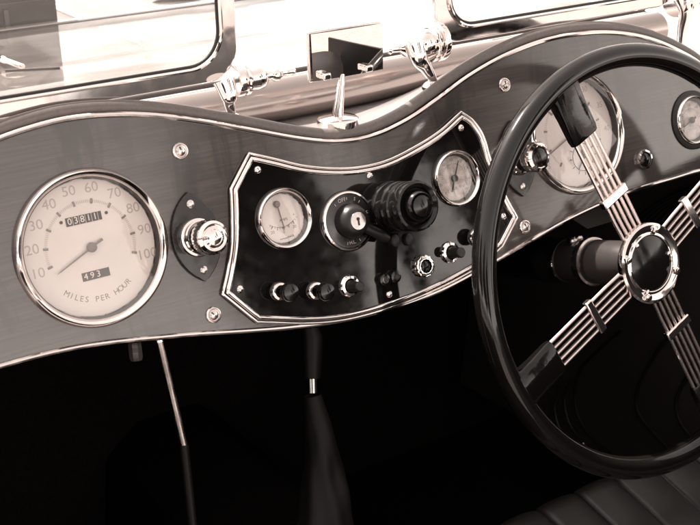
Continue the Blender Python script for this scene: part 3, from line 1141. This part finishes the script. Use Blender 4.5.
# ------------------------------------------------------------------ folded windscreen lying over the bonnet
fw = thing('folded_windscreen', (0, .105, .078), 'full-width windscreen folded flat over the bonnet, pale tube frame with glass', 'windscreen', dash=False)
TB = pwy(300, 95, .105)
TY, TZc = .105, TB.z
b = MB(); b.tube([(-.50 + .05 * i, TY, TZc) for i in range(21)], .0205, 40); b.build('lower_tube', ALU, fw)
ZG = TZc + .010
far = pwz(140, 18, ZG)
YF = far.y
b = MB(); b.tube([(-.50, TY + .02, ZG + .010), (.50, TY + .02, ZG + .010)], .0026, 12); b.build('glass_channel', INKD, fw)
b = MB(); b.box((0, (TY + .02 + YF) / 2, ZG + .004), (1.0, YF - TY - .02, .005)); b.build('windscreen_glass', FOLDED, fw)
b = MB(); b.box((0, YF + .006, ZG + .004), (1.02, .016, .009)); b.build('top_rail', PAINT, fw, bevel=.003)
b = MB(); b.box((0, YF - .0035, ZG + .0025), (1.0, .004, .009)); b.build('rail_seal', RUBBER, fw)
for sgn in (-1, 1):
    b = MB(); b.box((sgn * .505, (TY + YF) / 2, ZG + .004), (.014, YF - TY, .014)); b.build('side_rail', CHROME, fw, bevel=.003)
b = MB()
w0 = pwz(-6, 56, ZG + .012); w1 = pwz(8, 61, ZG + .014); w2 = pwz(24, 67, ZG + .010)
b.tube(spline([w0, w1, w2], 6), [.004] * 6 + [.003] * 6 + [.002], 10); b.build('wiper_arm', CHROME, fw)
b = MB(); b.tube([w2 + Vector((-.02, 0, -.001)), pwz(60, 68, ZG + .008)], .0016, 8); b.build('wiper_blade', RUBBER, fw)

# dark box at the far left
bx = thing('dark_box', (-.2, YF + .08, .07), 'dark square-edged box standing beyond the folded windscreen at the far left', 'box', dash=False)
q0 = pwy(59, 26, YF + .022); q1 = pwy(-30, 46, YF + .022)
b = MB(); b.box(((q0.x + q1.x) / 2 - .06, YF + .022 + .07, q0.z + .040), (abs(q0.x - q1.x) + .12, .14, .09)); b.build('case', BOXM, bx, bevel=.003)
b = MB(); b.box(((q0.x + q1.x) / 2 - .06, YF + .0215, q0.z + .035), (abs(q0.x - q1.x) + .10, .002, .0012)); b.build('lid_seam', GREY, bx)
b = MB(); c_ = pwy(7, 22, YF + .0205); b.box(c_, (.006, .004, .030)); b.build('clasp', GREY, bx, bevel=.001)

# ------------------------------------------------------------------ aero screens
def rrect(x0, x1, z0, z1, r, n=8):
    out = []
    for cx_, cz_, a0_ in ((x1 - r, z1 - r, 0), (x0 + r, z1 - r, 90), (x0 + r, z0 + r, 180), (x1 - r, z0 + r, 270)):
        for i in range(n + 1):
            a = rad(a0_ + 90 * i / n)
            out.append((cx_ + r * cos(a), cz_ + r * sin(a)))
    return out


def aero(x0, x1, z0, z1, yy, inner_x, label, mir):
    o = thing('aero_screen', ((x0 + x1) / 2, yy, z0), label, 'aero screen', dash=False, group='small aero screens on the scuttle')
    fr_ = MB()
    wb = .0150
    wi = .0165
    a, c_ = x0 + wi, x1 - wi
    fr_.ringprism(rrect(x0, x1, z0, z1, .030), rrect(a, c_, z0 + wb, z1 - .012, .032), yy - .004, yy + .004)
    f = fr_.build('frame', CHROME, o, bevel=.0022)
    b = MB()
    pts = rrect(a - .0006, c_ + .0006, z0 + wb - .0006, z1 - .0114, .0325, 10)
    b.tube([(p_[0], yy - .0045, p_[1]) for p_ in pts], .0022, 8, closed=True, up=(0, 1, 0)); b.build('glazing_bead', CHROME, o)
    b = MB()
    pts = rrect(a + .0022, c_ - .0022, z0 + wb + .0022, z1 - .0142, .030, 10)
    b.tube([(p_[0], yy - .0036, p_[1]) for p_ in pts], .0014, 8, closed=True, up=(0, 1, 0)); b.build('rubber_seal', RUBBER, o)
    b = MB(); b.prism(rrect(a - .002, c_ + .002, z0 + wb - .002, z1 - .010, .034), yy - .0012, yy + .0012); b.build('screen_glass', SCREEN, o)
    # clamp and leg at both lower corners
    for side, xe, big in ((1, inner_x, 1.0), (-1, (x0 if inner_x > (x0 + x1) / 2 else x1), .95)):
        sg = 1 if xe > (x0 + x1) / 2 else -1     # outward direction
        zc = z0 + (.004 if mir == 'R' else -.002)
        if mir == 'R': bigk = 1.30
        else: bigk = 1.0
        b = MB()
        k = big * bigk
        b.lathe((xe - sg * .004, yy - .004, zc), [(.0145 * k, -.002), (.0150 * k, 0), (.0150 * k, .004), (.0135 * k, .0052), (.0112 * k, .0056), (.0112 * k, .0072), (.0135 * k, .0076), (.0146 * k, .0090), (.0146 * k, .0105), (.0132 * k, .0118), (.0108 * k, .0122), (.0110 * k, .0140), (.0118 * k, .0200), (.0112 * k, .0260), (.0085 * k, .0300),
                                             (.0050 * k, .033), (.0045 * k, .037), (.0065 * k, .040), (.0070 * k, .043), (.0050 * k, .046), (.0030 * k, .049), (.0028 * k, .058), (.0036 * k, .061), (.0022 * k, .063)], axis=(sg, 0, 0), seg=36)
        b.build('clamp_bolt', CHROME, o)
        inner = abs(xe) < .3
        lx0, lx1 = ((-.031, -.008) if mir == 'R' else (-.019, -.014)) if inner else (0, 0)
        foot_z = scut_z(xe + lx1, yy - .012)
        b = MB()
        lm = (lx0 + lx1) / 2
        path = spline([(xe + lx0, yy - .010, zc + .004), (xe + lx0 + .002, yy - .015, zc - .010), (xe + lm, yy - .014, (zc + foot_z) / 2), (xe + lx1, yy - .013, foot_z + .004), (xe + lx1, yy - .012, foot_z - .002)], 6)
        m_ = len(path)
        rr = [(.0125 - .0085 * min(1, i / (m_ * .72))) if i < m_ * .72 else .0040 + .0035 * (i - m_ * .72) / (m_ * .28) for i in range(m_)]
        b.tube(path, [q * (.85 if mir != 'R' else 1.0) for q in rr], 20, squash=.62, up=(0, 1, 0))
        b.lathe((xe + lx1, yy - .012, foot_z - .002), [(.0120, 0), (.0120, .003), (.0095, .006), (.0045, .0085)], axis=(0, 0, 1), seg=28)
        b.build('bracket_leg', CHROME, o)
    return o


def scut_z(x, y):
    y0, zh = topw(x)
    w = max(0., min(1., (y - y0) / .085)); w = w * w * (3 - 2 * w)
    zf = flat_z(x)
    zh = max(zh, zf) if abs(x) < .3 else zh
    return zh + (zf - zh) * w


AY = .052
pL = pwy(190, 66, AY)      # glass lower edge of left screen
pR = pwy(455, 27, AY)
zl = pwy(100, 85, AY).z - .0135
aero(-.470, -.1070, zl, zl + .20, AY, -.1070, 'left aero screen in a flat chrome frame, with a small clamp at its inner corner', 'L')
zr = pwy(560, 11, AY).z - .0135
aero(pwy(433, 50, AY).x, .470, zr, zr + .20, AY, pwy(433, 50, AY).x, 'right aero screen in a flat chrome frame, with a larger clamp at its inner corner', 'R')

# ------------------------------------------------------------------ mirror on the scuttle
ft = pwz(338, 119, .064)
ft.z = .058
tp = pwy(342, 74, ft.y + .004)
mi = thing('rear_view_mirror', tuple(ft), 'rectangular rear-view mirror on a tapered chrome stem in the middle of the scuttle', 'mirror', dash=False)
b = MB(); b.lathe(ft - Vector((0, 0, .003)), [(.0200, 0), (.0205, .004), (.0200, .0095), (.0185, .0108), (.006, .0125)], axis=(0, 0, 1), seg=48, squash=1.0, up=(1, 0, 0)); b.build('foot', CHROME, mi)
b = MB(); b.tube([ft + Vector((0, 0, .004)), ft + Vector((0, 0, .012)), ft.lerp(tp, .5) + Vector((0, 0, .003)), tp], [.0068, .0054, .0042, .0026], 24); b.build('stem', CHROME, mi)
MY = ft.y + .006
c1 = pwy(309, 35, MY); c2 = pwy(381.5, 22.5, MY); c3 = pwy(382, 69, MY); c4 = pwy(313, 81, MY)
x0_, x1_ = (c1.x + c4.x) / 2, (c2.x + c3.x) / 2
z0_, z1_ = (c3.z + c4.z) / 2, (c1.z + c2.z) / 2
b = MB()
cc = Vector(((x0_ + x1_) / 2, MY, (z0_ + z1_) / 2))
MR = Matrix.Rotation(rad(MIRX := -1), 3, 'X') @ Matrix.Rotation(rad(0), 3, 'Z')
hw, hh = (x1_ - x0_) / 2, (z1_ - z0_) / 2


def mf(u, v):
    a, c = (2 * u - 1) * hw, (2 * v - 1) * hh
    return cc + MR @ Vector((a, -.0035 + .9 * (a * a) * 1.2 + .8 * c * c, c))


b.grid(mf, 24, 16)
b.build('mirror_glass', MIRROR, mi, sharp=60)
b = MB(); b.box(cc + MR @ Vector((0, .004, 0)), (hw * 2 + .003, .0045, hh * 2 + .003), MR); b.build('backing', CHROME2, mi, bevel=.0015)
for px, py in ((325, 76), (367, 68)):
    p = pwy(px, py, MY - .006)
    b = MB(); b.box(p, (.0085, .010, .0065)); b.build('clip', CHROME, mi, bevel=.0015)

# ------------------------------------------------------------------ unseen trees, added so varnish, enamel and chrome reflect dark shapes
LEAF = mat('foliage', .045, .7, var=.4, vscale=.6)
BARK = mat('bark', .05, .9, bump=.5, bscale=9)


def reflection_tree(name, x, y, h, r, src=None):
    if src:
        t = src.copy(); COL.objects.link(t)
        for c in src.children:
            d = c.copy(); COL.objects.link(d); d.parent = t
    else:
        t = thing(name, (0, 0, 0), 'leafy tree added out of view for dark reflections', 'reflection_tree', dash=False)
        b = MB(); b.tube([(0, 0, 0), (.05, 0, 1.2), (0, .08, 2.4), (.05, 0, 4.5)], [.22, .17, .14, .05], 10)
        for k in range(6):
            a = k * 1.1; b.tube([(0, .05, 2.0 + .3 * k), (cos(a) * .8, sin(a) * .8, 3.0 + .3 * k), (cos(a) * 1.4, sin(a) * 1.4, 3.8 + .35 * k)], [.08, .05, .02], 6)
        b.build('trunk', BARK, t)
        b = MB()
        cl = [(random.gauss(0, .8), random.gauss(0, .8), random.uniform(2.2, 6.2), random.uniform(.7, 1.15)) for _ in range(34)]
        for cx_, cy_, cz_, cr in cl:
            for _ in range(170):
                v = Vector((random.gauss(0, 1), random.gauss(0, 1), random.gauss(0, 1))).normalized() * cr * random.uniform(.6, 1.05)
                c = Vector((cx_, cy_, cz_)) + v
                u = Vector((random.gauss(0, 1), random.gauss(0, 1), random.gauss(0, 1))).normalized()
                w_ = u.orthogonal().normalized()
                q = .24
                b.face([b.bm.verts.new(c + u * q), b.bm.verts.new(c + w_ * q * .6), b.bm.verts.new(c - u * q), b.bm.verts.new(c - w_ * q * .6)])
        b.build('crown', LEAF, t)
    t.location = (x, y, -.95)
    t.rotation_euler = (0, 0, x * 1.7 + y)
    t.scale = (r, r, h / 7.2)
    tag(t, 'leafy tree added out of view for dark reflections', 'reflection_tree', 'trees added for reflections')
    return t


TR = [(7.9, -15.0, 7.6, .46), (9.6, -14.0, 9.5, .15), (9.4, -11.6, 10.5, .42), (26, -8, 9, 1.4), (-5, -15, 7, 1.2), (-10, -11, 8, 1.5), (-14, -4, 8, 1.6), (-15, 3, 7, 1.3), (24, -1, 9, 1.6)]
t0_ = None
for x, y, h, r in TR:
    t_ = reflection_tree('reflection_tree', x, y, h, r, t0_)
    t0_ = t0_ or t_

# ------------------------------------------------------------------ ground
b = MB(); b.box((0, 0, -1.0), (600, 600, .1)); g = b.build('ground', GROUND); tag(g, kind='structure')

# ------------------------------------------------------------------ light, sky, camera
SUN_EL, SUN_AZ = rad(62), rad(-25)     # azimuth measured from +y (forward) towards +x
sd = Vector((sin(SUN_AZ) * cos(SUN_EL), cos(SUN_AZ) * cos(SUN_EL), sin(SUN_EL)))
sun = bpy.data.lights.new('sun', 'SUN'); sun.energy = 3.0; sun.angle = rad(.55); sun.color = (1, .94, .88)
so = bpy.data.objects.new('sun', sun); COL.objects.link(so)
so.rotation_euler = sd.to_track_quat('Z', 'Y').to_euler()

w = bpy.data.worlds.new('World'); S.world = w; w.use_nodes = True
nt = w.node_tree
bg = nt.nodes['Background']
sky = nt.nodes.new('ShaderNodeTexSky'); sky.sky_type = 'NISHITA'; sky.sun_disc = False
sky.sun_elevation = SUN_EL; sky.sun_rotation = SUN_AZ
bw = nt.nodes.new('ShaderNodeRGBToBW')
vm = nt.nodes.new('ShaderNodeVectorMath'); vm.operation = 'SCALE'
vm.inputs[0].default_value = (1.085, .972, .90)
nt.links.new(sky.outputs[0], bw.inputs[0]); nt.links.new(bw.outputs[0], vm.inputs['Scale'])
nt.links.new(vm.outputs[0], bg.inputs['Color'])
bg.inputs['Strength'].default_value = .15

cam = bpy.data.cameras.new('camera'); cam.sensor_width = 36; cam.lens = 36 * FPX / 700; cam.clip_start = .02; cam.clip_end = 2000
co_ = bpy.data.objects.new('camera', cam); COL.objects.link(co_)
co_.matrix_world = Matrix.Translation(CW) @ RW.to_4x4()
S.camera = co_
cam.dof.use_dof = True; cam.dof.focus_distance = 1.15; cam.dof.aperture_fstop = 16

S.view_settings.view_transform = 'Standard'
S.view_settings.look = 'None'
S.view_settings.exposure = 2.12
S.view_settings.gamma = 1
for o in bpy.data.objects:
    if '_o' in o: del o['_o']
